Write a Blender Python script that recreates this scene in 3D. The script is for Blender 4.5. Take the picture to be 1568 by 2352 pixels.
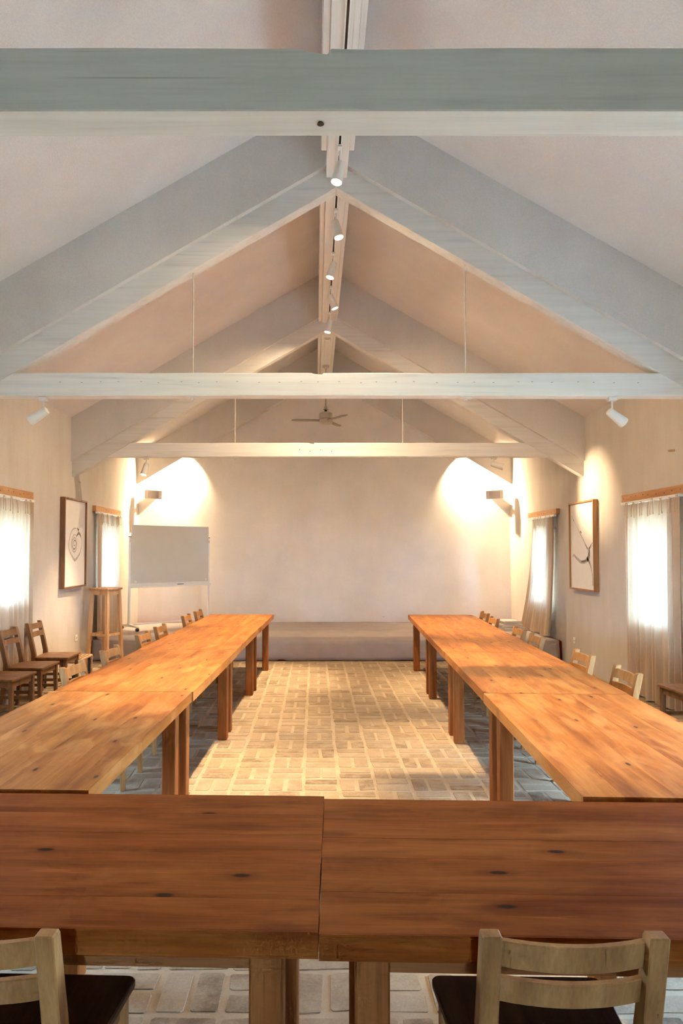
import bpy, bmesh, math, random
from mathutils import Vector, Matrix, Quaternion
from math import pi, sin, cos, radians, sqrt, atan2

random.seed(7)
for o in list(bpy.data.objects):
    bpy.data.objects.remove(o, do_unlink=True)
SC = bpy.context.scene
COL = SC.collection

# ------------------------------------------------------------------ camera
CAM_H, F_PX, PITCH = 1.62, 1568.0, radians(2.4)
PRX, PRY = 723.0, 1267.0 - 1568.0 * math.tan(PITCH)
cd = bpy.data.cameras.new('camera')
cam = bpy.data.objects.new('camera', cd)
COL.objects.link(cam)
cam.location = (0, 0, CAM_H)
cam.rotation_euler = (pi / 2 + PITCH, 0, 0)
cd.sensor_fit = 'VERTICAL'
cd.sensor_height = 36.0
cd.sensor_width = 24.0
cd.lens = F_PX / 2352 * 36.0
cd.shift_x = (784 - PRX) / 2352
cd.shift_y = (PRY - 1176) / 2352
cd.clip_start = 0.05
cd.clip_end = 300
SC.camera = cam


def project(X, Y, Z):
    z = Z - CAM_H
    c, s = cos(PITCH), sin(PITCH)
    dep = Y * c + z * s
    if dep < 0.05:
        return (-1e6, -1e6)
    return (PRX + F_PX * X / dep, PRY - F_PX * (-Y * s + z * c) / dep)


# ------------------------------------------------------------------ world, sun, exposure
SKY_STRENGTH = 48.0
SUN_STRENGTH = 42.0
W = bpy.data.worlds.new('sky')
SC.world = W
W.use_nodes = True
bg = W.node_tree.nodes['Background']
bg.inputs[0].default_value = (0.42, 0.65, 1.0, 1)
bg.inputs[1].default_value = SKY_STRENGTH

sd = bpy.data.lights.new('sun', 'SUN')
sd.energy = SUN_STRENGTH
sd.angle = radians(2)
sd.color = (0.86, 0.95, 1.0)
sun = bpy.data.objects.new('sun', sd)
COL.objects.link(sun)
sun.rotation_euler = (radians(-24), radians(6), 0)

SC.view_settings.view_transform = 'Standard'
SC.view_settings.look = 'None'
SC.view_settings.gamma = 1.0
SC.view_settings.use_curve_mapping = False
SC.view_settings.exposure = 1.15
try:
    SC.cycles.use_denoising = True
    SC.cycles.max_bounces = 6
    SC.cycles.diffuse_bounces = 4
    SC.cycles.glossy_bounces = 2
    SC.cycles.transmission_bounces = 4
    SC.cycles.use_adaptive_sampling = True
    SC.cycles.adaptive_threshold = 0.06
    SC.cycles.adaptive_min_samples = 12
    SC.cycles.time_limit = 1000
    SC.cycles.use_light_tree = True
    SC.cycles.transparent_max_bounces = 12
    SC.cycles.sample_clamp_indirect = 8.0
    SC.cycles.caustics_reflective = False
    SC.cycles.caustics_refractive = False
except Exception:
    pass

WARM = (1.0, 0.72, 0.43)

# ------------------------------------------------------------------ room measures
XL, XR, YB, YF = -3.322, 3.675, 12.855, -3.2
CX = 0.18
SLOPE = 0.585
RIDGE_Z = 5.50
EAVE_L = RIDGE_Z - SLOPE * (CX - XL)
EAVE_R = RIDGE_Z - SLOPE * (XR - CX)
WT = 0.26
TRUSS_Y = (1.96, 5.641, 9.30)
TIE_B, TIE_T, TIE_D = 2.918, 3.11, 0.127
RAF_LOW, RAF_TOP = 4.69, 4.915
RB_Z = 4.777
STAGE_Y, STAGE_Z = 10.206, 0.305


# ------------------------------------------------------------------ mesh helpers
class MB:
    def __init__(self):
        self.v, self.f, self.m = [], [], []

    def add(self, vs, fs, mi=0):
        n = len(self.v)
        self.v += [tuple(p) for p in vs]
        self.f += [tuple(i + n for i in f) for f in fs]
        self.m += [mi] * len(fs)
        return self

    def box(self, x0, x1, y0, y1, z0, z1, M=None, mi=0):
        vs = [Vector((x, y, z)) for z in (z0, z1) for y in (y0, y1) for x in (x0, x1)]
        if M is not None:
            vs = [M @ p for p in vs]
        return self.add(vs, [(0, 2, 3, 1), (4, 5, 7, 6), (0, 1, 5, 4), (2, 6, 7, 3), (0, 4, 6, 2), (1, 3, 7, 5)], mi)

    def bar(self, p, q, w, d, up=(0, 0, 1), w2=None, d2=None):
        """a square bar from p to q, w wide and d deep, tapering to w2, d2"""
        p, q = Vector(p), Vector(q)
        a = (q - p).normalized()
        u = Vector(up)
        if abs(a.dot(u)) > 0.98:
            u = Vector((0, 1, 0))
        s = a.cross(u).normalized()
        t = s.cross(a).normalized()
        w2 = w if w2 is None else w2
        d2 = d if d2 is None else d2
        vs = []
        for c, ww, dd in ((p, w, d), (q, w2, d2)):
            for i, j in ((-1, -1), (1, -1), (1, 1), (-1, 1)):
                vs.append(c + s * (i * ww / 2) + t * (j * dd / 2))
        return self.add(vs, [(3, 2, 1, 0), (4, 5, 6, 7), (0, 1, 5, 4), (1, 2, 6, 5), (2, 3, 7, 6), (3, 0, 4, 7)])

    def prism(self, poly, a, b, axis='y', M=None):
        n = len(poly)

        def mk(p, t):
            if axis == 'y':
                r = Vector((p[0], t, p[1]))
            elif axis == 'x':
                r = Vector((t, p[0], p[1]))
            else:
                r = Vector((p[0], p[1], t))
            return M @ r if M is not None else r
        vs = [mk(p, a) for p in poly] + [mk(p, b) for p in poly]
        fs = [tuple(range(n)), tuple(range(2 * n - 1, n - 1, -1))]
        for i in range(n):
            j = (i + 1) % n
            fs.append((i, i + n, j + n, j))
        return self.add(vs, fs)

    def tube(self, pts, r, n=8, cap=True):
        pts = [Vector(p) for p in pts]
        rr = r if isinstance(r, (list, tuple)) else [r] * len(pts)
        vs, fs = [], []
        prev = None
        for i, p in enumerate(pts):
            a = (pts[min(i + 1, len(pts) - 1)] - pts[max(i - 1, 0)])
            a.normalize()
            if prev is None:
                u = Vector((0, 0, 1)) if abs(a.z) < 0.9 else Vector((1, 0, 0))
                s = a.cross(u).normalized()
            else:
                s = (prev - a * prev.dot(a)).normalized()
            prev = s
            t = a.cross(s)
            for k in range(n):
                an = 2 * pi * k / n
                vs.append(p + (s * cos(an) + t * sin(an)) * rr[i])
        for i in range(len(pts) - 1):
            for k in range(n):
                l = (k + 1) % n
                fs.append((i * n + k, i * n + l, (i + 1) * n + l, (i + 1) * n + k))
        if cap:
            fs.append(tuple(range(n - 1, -1, -1)))
            fs.append(tuple(range((len(pts) - 1) * n, len(pts) * n)))
        return self.add(vs, fs)

    def lathe(self, prof, n=20, M=None):
        vs, fs = [], []
        for r, z in prof:
            for k in range(n):
                a = 2 * pi * k / n
                p = Vector((r * cos(a), r * sin(a), z))
                vs.append(M @ p if M is not None else p)
        for i in range(len(prof) - 1):
            for k in range(n):
                l = (k + 1) % n
                fs.append((i * n + k, i * n + l, (i + 1) * n + l, (i + 1) * n + k))
        if prof[0][0] > 1e-5:
            fs.append(tuple(range(n - 1, -1, -1)))
        if prof[-1][0] > 1e-5:
            fs.append(tuple(range((len(prof) - 1) * n, len(prof) * n)))
        return self.add(vs, fs)

    def mesh(self, name, smooth=False, bevel=0, seg=1, fix=True):
        me = bpy.data.meshes.new(name)
        me.from_pydata(self.v, [], self.f)
        bm = bmesh.new()
        bm.from_mesh(me)
        if fix:
            bmesh.ops.remove_doubles(bm, verts=bm.verts, dist=1e-6)
            bmesh.ops.recalc_face_normals(bm, faces=bm.faces)
        if bevel:
            es = [e for e in bm.edges if len(e.link_faces) == 2 and e.calc_face_angle(0) > 0.5]
            bmesh.ops.bevel(bm, geom=es, offset=bevel, segments=seg, affect='EDGES', clamp_overlap=True)
        bm.to_mesh(me)
        bm.free()
        if smooth:
            for p in me.polygons:
                p.use_smooth = True
            if smooth != 'all':
                try:
                    me.set_sharp_from_angle(angle=radians(40))
                except Exception:
                    pass
        return me

    def build(self, name, mat, parent=None, smooth=False, bevel=0, seg=1, fix=True, loc=None):
        me = self.mesh(name, smooth, bevel, seg, fix)
        return link(name, me, mat, parent, loc)


def link(name, me, mat=None, parent=None, loc=None):
    if mat is not None and not me.materials:
        me.materials.append(mat)
    o = bpy.data.objects.new(name, me)
    COL.objects.link(o)
    if parent is not None:
        o.parent = parent
    if loc is not None:
        o.location = loc
    return o


def tag(o, label=None, cat=None, group=None, kind=None):
    if label:
        o['label'] = label
    if cat:
        o['category'] = cat
    if group:
        o['group'] = group
    if kind:
        o['kind'] = kind
    return o


def thing(name, label, cat, loc=(0, 0, 0), rz=0, group=None):
    o = bpy.data.objects.new(name, None)
    COL.objects.link(o)
    o.empty_display_size = 0.1
    o.location = loc
    o.rotation_euler = (0, 0, rz)
    return tag(o, label, cat, group)


def copy_tree(root, parent=None):
    c = root.copy()
    COL.objects.link(c)
    c.parent = parent
    for ch in root.children:
        copy_tree(ch, c)
    return c


def struct(o):
    o['kind'] = 'structure'
    return o


# ------------------------------------------------------------------ materials
def new_mat(name):
    m = bpy.data.materials.new(name)
    m.use_nodes = True
    nt = m.node_tree
    b = nt.nodes['Principled BSDF']
    return m, nt, b


def N(nt, typ, **kw):
    n = nt.nodes.new(typ)
    for k, v in kw.items():
        setattr(n, k, v)
    return n


def ramp(nt, stops, interp='LINEAR'):
    n = nt.nodes.new('ShaderNodeValToRGB')
    n.color_ramp.interpolation = interp
    e = n.color_ramp.elements
    while len(e) < len(stops):
        e.new(0.5)
    for i, (p, c) in enumerate(stops):
        e[i].position = p
        e[i].color = (c[0], c[1], c[2], 1) if isinstance(c, (tuple, list)) else (c, c, c, 1)
    return n


def mixc(nt, fac, a, b, mode='MIX'):
    n = nt.nodes.new('ShaderNodeMix')
    n.data_type = 'RGBA'
    n.blend_type = mode
    for s, v in ((0, fac), (6, a), (7, b)):
        if hasattr(v, 'is_linked') or hasattr(v, 'links'):
            nt.links.new(v, n.inputs[s])
        elif s == 0:
            n.inputs[0].default_value = v
        else:
            n.inputs[s].default_value = (v[0], v[1], v[2], 1)
    return n.outputs[2]


def math_n(nt, op, a, b=0.5, clamp=False):
    n = nt.nodes.new('ShaderNodeMath')
    n.operation = op
    n.use_clamp = clamp
    for i, v in enumerate((a, b)):
        if hasattr(v, 'links'):
            nt.links.new(v, n.inputs[i])
        else:
            n.inputs[i].default_value = v
    return n.outputs[0]


def coords(nt, scale=(1, 1, 1), space='Object', rnd=0.0):
    tc = N(nt, 'ShaderNodeTexCoord')
    src = tc.outputs[space]
    if space == 'World':
        pass
    if rnd:
        oi = N(nt, 'ShaderNodeObjectInfo')
        mul = math_n(nt, 'MULTIPLY', oi.outputs['Random'], rnd)
        va = N(nt, 'ShaderNodeVectorMath', operation='ADD')
        nt.links.new(src, va.inputs[0])
        nt.links.new(mul, va.inputs[1])
        src = va.outputs[0]
    mp = N(nt, 'ShaderNodeMapping')
    mp.inputs['Scale'].default_value = scale
    nt.links.new(src, mp.inputs[0])
    return mp.outputs[0]


def noise(nt, vec, scale=5, detail=4, rough=0.55, dist=0.0):
    n = N(nt, 'ShaderNodeTexNoise')
    n.inputs['Scale'].default_value = scale
    n.inputs['Detail'].default_value = detail
    n.inputs['Roughness'].default_value = rough
    n.inputs['Distortion'].default_value = dist
    nt.links.new(vec, n.inputs['Vector'])
    return n.outputs['Fac']


def bump(nt, b, h, strength=0.2, dist=0.01):
    n = N(nt, 'ShaderNodeBump')
    n.inputs['Strength'].default_value = strength
    n.inputs['Distance'].default_value = dist
    nt.links.new(h, n.inputs['Height'])
    nt.links.new(n.outputs[0], b.inputs['Normal'])


def plain(name, col, rough=0.5, metal=0.0, var=0.06, spec=0.5, scale=14):
    m, nt, b = new_mat(name)
    f = noise(nt, coords(nt, (1, 1, 1), 'Object', 9.0), scale, 3)
    r = ramp(nt, [(0.3, tuple(c * (1 - var) for c in col)), (0.7, tuple(min(1, c * (1 + var)) for c in col))])
    nt.links.new(f, r.inputs[0])
    nt.links.new(r.outputs[0], b.inputs['Base Color'])
    b.inputs['Roughness'].default_value = rough
    b.inputs['Metallic'].default_value = metal
    b.inputs['Specular IOR Level'].default_value = spec
    return m


def plaster(name, col, streak=0.5, bstr=0.25):
    m, nt, b = new_mat(name)
    v = coords(nt)
    big = noise(nt, v, 0.9, 3, 0.6)
    st = noise(nt, coords(nt, (3.2, 3.2, 0.55)), 1.6, 3, 0.65)
    grit = noise(nt, v, 95, 2, 0.75)
    a = ramp(nt, [(0.3, tuple(c * 0.90 for c in col)), (0.72, tuple(min(1, c * 1.06) for c in col))])
    nt.links.new(big, a.inputs[0])
    s = ramp(nt, [(0.42, (1, 1, 1)), (0.78, (0.90, 0.86, 0.80))])
    nt.links.new(st, s.inputs[0])
    c = mixc(nt, streak, a.outputs[0], s.outputs[0], 'MULTIPLY')
    g = ramp(nt, [(0.35, (0.93, 0.93, 0.93)), (0.7, (1.05, 1.05, 1.05))])
    nt.links.new(grit, g.inputs[0])
    c = mixc(nt, 0.8, c, g.outputs[0], 'MULTIPLY')
    nt.links.new(c, b.inputs['Base Color'])
    b.inputs['Roughness'].default_value = 0.92
    b.inputs['Specular IOR Level'].default_value = 0.15
    bump(nt, b, grit, bstr, 0.008)
    return m


def painted_wood(name, col, axis='x', worn=0.35):
    m, nt, b = new_mat(name)
    sc = {'x': (0.7, 16, 16), 'y': (16, 0.7, 16), 'z': (16, 16, 0.7)}[axis]
    g = noise(nt, coords(nt, sc, 'Object', 7.0), 1.6, 4, 0.65, 0.3)
    big = noise(nt, coords(nt, (1, 1, 1), 'Object', 3.0), 2.2, 2)
    a = ramp(nt, [(0.25, tuple(c * 0.80 for c in col)), (0.42, tuple(c * 0.94 for c in col)), (0.6, col), (0.8, tuple(min(1, c * 1.04) for c in col))])
    nt.links.new(g, a.inputs[0])
    r = ramp(nt, [(0.45, (1, 1, 1)), (0.75, (0.90, 0.84, 0.76))])
    nt.links.new(big, r.inputs[0])
    c = mixc(nt, worn, a.outputs[0], r.outputs[0], 'MULTIPLY')
    # fine dark checks along the grain
    sc2 = tuple(x * (0.5 if x < 1 else 2.2) for x in sc)
    ck = noise(nt, coords(nt, sc2, 'Object', 5.0), 1.3, 2, 0.5, 0.2)
    cr = ramp(nt, [(0.0, (1, 1, 1)), (0.70, (1, 1, 1)), (0.735, (0.45, 0.42, 0.38)), (0.75, (1, 1, 1))])
    nt.links.new(ck, cr.inputs[0])
    c = mixc(nt, 0.5, c, cr.outputs[0], 'MULTIPLY')
    nt.links.new(c, b.inputs['Base Color'])
    b.inputs['Roughness'].default_value = 0.6
    b.inputs['Specular IOR Level'].default_value = 0.3
    bump(nt, b, g, 0.25, 0.004)
    return m


def wood(name, dark, mid, light, axis='x', knots=0.0, rough=0.42, worn=None, spec=0.5, gscale=1.0, wornamt=0.5):
    m, nt, b = new_mat(name)
    al = {'x': 0, 'y': 1, 'z': 2}[axis]

    def s(along, across):
        t = [across * gscale] * 3
        t[al] = along * gscale
        return tuple(t)
    g1 = noise(nt, coords(nt, s(0.9, 9), 'Object', 31.0), 1.5, 4, 0.62, 0.6)
    g2 = noise(nt, coords(nt, s(5, 150), 'Object', 17.0), 1.0, 2, 0.6)
    pt = noise(nt, coords(nt, s(2.0, 4.2), 'Object', 23.0), 1.4, 4, 0.68, 0.6)
    a = ramp(nt, [(0.22, dark), (0.47, mid), (0.72, light)])
    nt.links.new(g1, a.inputs[0])
    f = ramp(nt, [(0.3, (0.80, 0.78, 0.76)), (0.65, (1.06, 1.06, 1.06))])
    nt.links.new(g2, f.inputs[0])
    c = mixc(nt, 0.75, a.outputs[0], f.outputs[0], 'MULTIPLY')
    oi = N(nt, 'ShaderNodeObjectInfo')
    tone = ramp(nt, [(0.0, (0.90, 0.88, 0.86)), (0.5, (1, 1, 1)), (1.0, (1.07, 1.07, 1.06))])
    nt.links.new(oi.outputs['Random'], tone.inputs[0])
    c = mixc(nt, 0.9, c, tone.outputs[0], 'MULTIPLY')
    if worn:
        w = ramp(nt, [(0.46, 0.0), (0.72, 1.0)])
        nt.links.new(pt, w.inputs[0])
        fac = math_n(nt, 'MULTIPLY', w.outputs[0], wornamt)
        c = mixc(nt, fac, c, worn)
        pt2 = noise(nt, coords(nt, s(0.8, 4.5), 'Object', 41.0), 1.7, 3, 0.55, 0.5)
        w2 = ramp(nt, [(0.56, 0.0), (0.74, 1.0)])
        nt.links.new(pt2, w2.inputs[0])
        fac2 = math_n(nt, 'MULTIPLY', w2.outputs[0], 0.55)
        c = mixc(nt, fac2, c, dark)
        # pale scratches
        scn = noise(nt, coords(nt, s(2.2, 60), 'Object', 13.0), 1.0, 2, 0.5, 1.2)
        w3 = ramp(nt, [(0.70, 0.0), (0.76, 1.0)])
        nt.links.new(scn, w3.inputs[0])
        fac3 = math_n(nt, 'MULTIPLY', w3.outputs[0], 0.4)
        c = mixc(nt, fac3, c, tuple(min(1, x * 1.5) for x in light))
    if knots:
        vo = N(nt, 'ShaderNodeTexVoronoi')
        vo.inputs['Scale'].default_value = 1.0
        if axis == 'x':
            vo.voronoi_dimensions = '2D'
        vo.inputs['Randomness'].default_value = 0.95
        nt.links.new(coords(nt, s(2.0, 5.0), 'Object', 53.0), vo.inputs['Vector'])
        k = ramp(nt, [(0.0, 1.0), (knots * 0.55, 1.0), (knots, 0.0)])
        nt.links.new(vo.outputs['Distance'], k.inputs[0])
        k2 = ramp(nt, [(knots * 0.8, 1.0), (knots * 2.6, 0.0)])
        nt.links.new(vo.outputs['Distance'], k2.inputs[0])
        hf = math_n(nt, 'MULTIPLY', k2.outputs[0], 0.45)
        c = mixc(nt, hf, c, dark)
        sep = N(nt, 'ShaderNodeSeparateColor')
        nt.links.new(vo.outputs['Color'], sep.inputs[0])
        sel = math_n(nt, 'GREATER_THAN', sep.outputs[0], 0.5)
        kf = math_n(nt, 'MULTIPLY', k.outputs[0], sel)
        kf = math_n(nt, 'MULTIPLY', kf, 0.88)
        c = mixc(nt, kf, c, tuple(x * 0.12 + 0.004 for x in dark))
    nt.links.new(c, b.inputs['Base Color'])
    rr = ramp(nt, [(0.3, (rough - 0.06,) * 3), (0.7, (rough + 0.12,) * 3)])
    nt.links.new(pt, rr.inputs[0])
    nt.links.new(rr.outputs[0], b.inputs['Roughness'])
    b.inputs['Specular IOR Level'].default_value = spec
    bump(nt, b, g2, 0.12, 0.002)
    return m


def emit(name, col, strength):
    m, nt, b = new_mat(name)
    b.inputs['Base Color'].default_value = (col[0], col[1], col[2], 1)
    b.inputs['Emission Color'].default_value = (col[0], col[1], col[2], 1)
    b.inputs['Emission Strength'].default_value = strength
    return m


def brick_mat(name, per_island):
    m, nt, b = new_mat(name)
    if per_island:
        r = N(nt, 'ShaderNodeNewGeometry').outputs['Random Per Island']
    else:
        r = N(nt, 'ShaderNodeObjectInfo').outputs['Random']
    a = ramp(nt, [(0.0, (0.19, 0.128, 0.075)), (0.2, (0.275, 0.195, 0.122)), (0.65, (0.335, 0.242, 0.153)), (1.0, (0.39, 0.288, 0.188))])
    nt.links.new(r, a.inputs[0])
    geo = N(nt, 'ShaderNodeNewGeometry').outputs['Position']
    d = noise(nt, geo, 7.5, 4, 0.68)
    w = ramp(nt, [(0.38, 0.0), (0.62, 1.0)])
    nt.links.new(d, w.inputs[0])
    fac = math_n(nt, 'MULTIPLY', w.outputs[0], 0.75)
    c = mixc(nt, fac, a.outputs[0], (0.43, 0.33, 0.215))
    g = noise(nt, geo, 120, 3, 0.7)
    gr = ramp(nt, [(0.3, (0.82, 0.82, 0.82)), (0.7, (1.1, 1.1, 1.1))])
    nt.links.new(g, gr.inputs[0])
    c = mixc(nt, 0.8, c, gr.outputs[0], 'MULTIPLY')
    nt.links.new(c, b.inputs['Base Color'])
    b.inputs['Roughness'].default_value = 0.8
    b.inputs['Specular IOR Level'].default_value = 0.3
    bump(nt, b, g, 0.3, 0.003)
    return m


def mortar_mat():
    m, nt, b = new_mat('lime_mortar')
    geo = N(nt, 'ShaderNodeNewGeometry').outputs['Position']
    d = noise(nt, geo, 5, 3, 0.65)
    a = ramp(nt, [(0.3, (0.39, 0.29, 0.18)), (0.7, (0.49, 0.38, 0.25))])
    nt.links.new(d, a.inputs[0])
    g = noise(nt, geo, 150, 3, 0.7)
    gr = ramp(nt, [(0.3, (0.86, 0.86, 0.86)), (0.7, (1.08, 1.08, 1.08))])
    nt.links.new(g, gr.inputs[0])
    c = mixc(nt, 0.8, a.outputs[0], gr.outputs[0], 'MULTIPLY')
    nt.links.new(c, b.inputs['Base Color'])
    b.inputs['Roughness'].default_value = 0.85
    bump(nt, b, g, 0.3, 0.004)
    return m


def cloth_mat(name, col, transl=0.0, weave=260, transp=0.0):
    m, nt, b = new_mat(name)
    v = coords(nt, (1, 1, 1), 'Object', 5.0)
    big = noise(nt, v, 3.0, 4)
    fine = noise(nt, coords(nt, (1, 1, 0.35)), weave, 3, 0.6)
    a = ramp(nt, [(0.3, tuple(c * 0.9 for c in col)), (0.7, tuple(min(1, c * 1.05) for c in col))])
    nt.links.new(big, a.inputs[0])
    f = ramp(nt, [(0.3, (0.88, 0.88, 0.88)), (0.7, (1.05, 1.05, 1.05))])
    nt.links.new(fine, f.inputs[0])
    c = mixc(nt, 0.7, a.outputs[0], f.outputs[0], 'MULTIPLY')
    nt.links.new(c, b.inputs['Base Color'])
    b.inputs['Roughness'].default_value = 0.9
    b.inputs['Specular IOR Level'].default_value = 0.1
    bump(nt, b, fine, 0.15, 0.002)
    if transl:
        out = nt.nodes['Material Output']
        tr = N(nt, 'ShaderNodeBsdfTranslucent')
        nt.links.new(mixc(nt, 1.0, c, (0.41, 0.46, 0.48), 'MULTIPLY'), tr.inputs[0])
        mx = N(nt, 'ShaderNodeMixShader')
        mx.inputs[0].default_value = transl
        nt.links.new(b.outputs[0], mx.inputs[1])
        nt.links.new(tr.outputs[0], mx.inputs[2])
        last = mx.outputs[0]
        if transp:
            tp = N(nt, 'ShaderNodeBsdfTransparent')
            m2 = N(nt, 'ShaderNodeMixShader')
            m2.inputs[0].default_value = transp
            nt.links.new(last, m2.inputs[1])
            nt.links.new(tp.outputs[0], m2.inputs[2])
            last = m2.outputs[0]
        nt.links.new(last, out.inputs[0])
    return m


def glass_mat():
    m, nt, b = new_mat('window_glass')
    out = nt.nodes['Material Output']
    tp = N(nt, 'ShaderNodeBsdfTransparent')
    tp.inputs[0].default_value = (0.95, 0.98, 0.97, 1)
    gl = N(nt, 'ShaderNodeBsdfGlossy')
    gl.inputs['Roughness'].default_value = 0.02
    mx = N(nt, 'ShaderNodeMixShader')
    mx.inputs[0].default_value = 0.06
    nt.links.new(tp.outputs[0], mx.inputs[1])
    nt.links.new(gl.outputs[0], mx.inputs[2])
    nt.links.new(mx.outputs[0], out.inputs[0])
    return m


M = {}
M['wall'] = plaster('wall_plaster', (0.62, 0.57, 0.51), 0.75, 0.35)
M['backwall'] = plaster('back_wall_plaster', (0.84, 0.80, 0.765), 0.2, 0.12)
M['ceiling'] = plaster('ceiling_board', (0.75, 0.72, 0.70), 0.12, 0.3)
M['beam_x'] = painted_wood('whitewashed_beam', (0.81, 0.785, 0.745), 'x', 0.3)
M['beam_y'] = painted_wood('whitewashed_ridge', (0.78, 0.765, 0.73), 'y', 0.3)
M['rafter'] = painted_wood('whitewashed_rafter', (0.71, 0.685, 0.645), 'x', 0.45)
M['infill'] = plaster('infill_board', (0.68, 0.65, 0.615), 0.3, 0.25)
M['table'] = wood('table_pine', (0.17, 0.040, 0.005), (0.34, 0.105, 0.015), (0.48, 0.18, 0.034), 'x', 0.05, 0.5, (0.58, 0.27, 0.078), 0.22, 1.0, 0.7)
M['tablefront'] = wood('table_pine_varnished', (0.105, 0.018, 0.002), (0.215, 0.047, 0.006), (0.30, 0.083, 0.014), 'x', 0.06, 0.52, (0.38, 0.135, 0.030), 0.05, 1.0, 0.4)  # darker, redder, less worn pine for the two foreground tables
M['tableleg'] = wood('table_leg_wood', (0.14, 0.034, 0.007), (0.26, 0.078, 0.016), (0.37, 0.13, 0.033), 'z', 0.04, 0.55, None, 0.12)
M['apron'] = wood('table_apron_wood', (0.14, 0.04, 0.012), (0.25, 0.08, 0.022), (0.34, 0.13, 0.038), 'x', 0.04, 0.55, None, 0.12)
M['chair'] = wood('chair_beech', (0.23, 0.095, 0.026), (0.35, 0.158, 0.046), (0.44, 0.22, 0.074), 'z', 0, 0.5, None, 0.3)
M['chairseat'] = wood('chair_seat_brown', (0.045, 0.018, 0.008), (0.08, 0.034, 0.015), (0.13, 0.058, 0.026), 'y', 0, 0.5, None, 0.15)  # seat browns darkened, shade under the tables put into the colour
M['chairdark'] = wood('chair_walnut', (0.14, 0.058, 0.018), (0.235, 0.105, 0.034), (0.32, 0.155, 0.058), 'z', 0, 0.42)
M['stoolwood'] = wood('stool_pine', (0.40, 0.20, 0.09), (0.56, 0.33, 0.165), (0.66, 0.43, 0.24), 'z', 0.04, 0.5)
M['rail'] = wood('curtain_rail_pine', (0.33, 0.13, 0.045), (0.50, 0.24, 0.09), (0.60, 0.33, 0.14), 'y', 0.05, 0.55)
M['framedark'] = wood('frame_walnut', (0.12, 0.05, 0.018), (0.22, 0.10, 0.036), (0.30, 0.15, 0.06), 'z', 0, 0.45)
M['frameoak'] = wood('frame_oak', (0.25, 0.11, 0.035), (0.37, 0.18, 0.06), (0.46, 0.25, 0.09), 'z', 0, 0.45)
M['brick'] = brick_mat('brick_single', False)
M['brickmass'] = brick_mat('brick_mass', True)
M['mortar'] = mortar_mat()
M['curtain'] = cloth_mat('curtain_linen', (0.70, 0.53, 0.375), 0.24, 300, 0.0)
M['stagecloth'] = cloth_mat('stage_felt', (0.46, 0.40, 0.375), 0, 200)
M['blanket'] = cloth_mat('folded_cotton', (0.68, 0.62, 0.57), 0, 180)
M['red'] = cloth_mat('red_carpet', (0.20, 0.025, 0.02), 0, 200)
M['glass'] = glass_mat()
M['white'] = plain('white_enamel', (0.80, 0.78, 0.74), 0.35, 0, 0.03)
M['whitemetal'] = plain('white_metal', (0.82, 0.82, 0.82), 0.3, 0.0, 0.03)
M['board'] = plain('whiteboard_enamel', (0.60, 0.585, 0.545), 0.22, 0, 0.02, 0.5, 4)
M['black'] = plain('black_plastic', (0.02, 0.02, 0.022), 0.45, 0, 0.2)
M['grey'] = plain('grey_steel', (0.35, 0.34, 0.33), 0.4, 0.6, 0.1)
M['paper'] = plain('drawing_paper', (0.80, 0.77, 0.72), 0.8, 0, 0.02)
M['ink'] = plain('grey_ink', (0.20, 0.18, 0.16), 0.8, 0, 0.5, 0.2, 40)
M['inkpale'] = plain('pale_ink_wash', (0.47, 0.44, 0.40), 0.8, 0, 0.3, 0.2, 40)
M['fan'] = plain('fan_cream', (0.47, 0.42, 0.335), 0.4, 0, 0.05)
M['blade'] = plain('fan_blade', (0.27, 0.23, 0.18), 0.4, 0, 0.05)
M['sand'] = plain('sandstone_paving', (0.46, 0.37, 0.26), 0.85, 0, 0.12, 0.2, 3)
M['speaker'] = plain('speaker_beige', (0.60, 0.55, 0.49), 0.5, 0, 0.04)
M['lens'] = emit('lamp_lens', (1.0, 0.80, 0.50), 14.0)
M['lensdim'] = emit('lamp_lens_dim', (1.0, 0.66, 0.30), 0.45)
M['cane'] = plain('cane_rod', (0.42, 0.26, 0.14), 0.5, 0, 0.25)
M['rod'] = plain('steel_rod_grey', (0.46, 0.41, 0.35), 0.5, 0, 0.1)
M['lawn'] = plain('lawn_grass', (0.235, 0.24, 0.165), 0.9, 0, 0.35, 0.1, 6)
M['paving'] = plain('pale_paving', (0.49, 0.50, 0.51), 0.85, 0, 0.12, 0.2, 3)
M['pine_frame'] = wood('window_frame_pine', (0.40, 0.22, 0.10), (0.52, 0.32, 0.16), (0.6, 0.4, 0.22), 'z', 0, 0.5)

# ------------------------------------------------------------------ outside ground
g = MB().box(-40, 40, -30, 45, -0.6, -0.12).build('lawn', M['lawn'])
tag(g, 'green lawn outside the windows around the hall', 'lawn', kind='structure')
for sx, x0, x1 in (('l', XL - WT - 1.6, XL - WT - 0.02), ('r', XR + WT + 0.02, XR + WT + 1.6)):
    p = MB().box(x0, x1, YF, YB, -0.12, -0.06).build('garden_path', M['paving'])
    tag(p, 'pale paved path outside along the %s wall' % ('left' if sx == 'l' else 'right'), 'path', kind='structure')

p = MB().box(XL - WT - 1.6, XR + WT + 1.6, YF - WT - 3.0, YF - WT - 0.02, -0.12, -0.06).build('terrace', M['sand'])  # unseen warm slab added to bounce light in from behind the camera
tag(p, 'pale paved terrace outside behind the camera end of the hall', 'terrace', kind='structure')

# ------------------------------------------------------------------ room shell
# windows: (wall, y0, y1, z0, z1)
WIN = [('L', 6.95, 7.80, 1.06, 2.06), ('L', 10.50, 11.33, 1.06, 2.10),
       ('R', 7.02, 7.87, 0.84, 2.06), ('R', 10.64, 11.36, 0.84, 2.08),
       ('L', 3.15, 4.10, 1.00, 2.06), ('R', 3.05, 4.25, 0.02, 2.12)]


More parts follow.
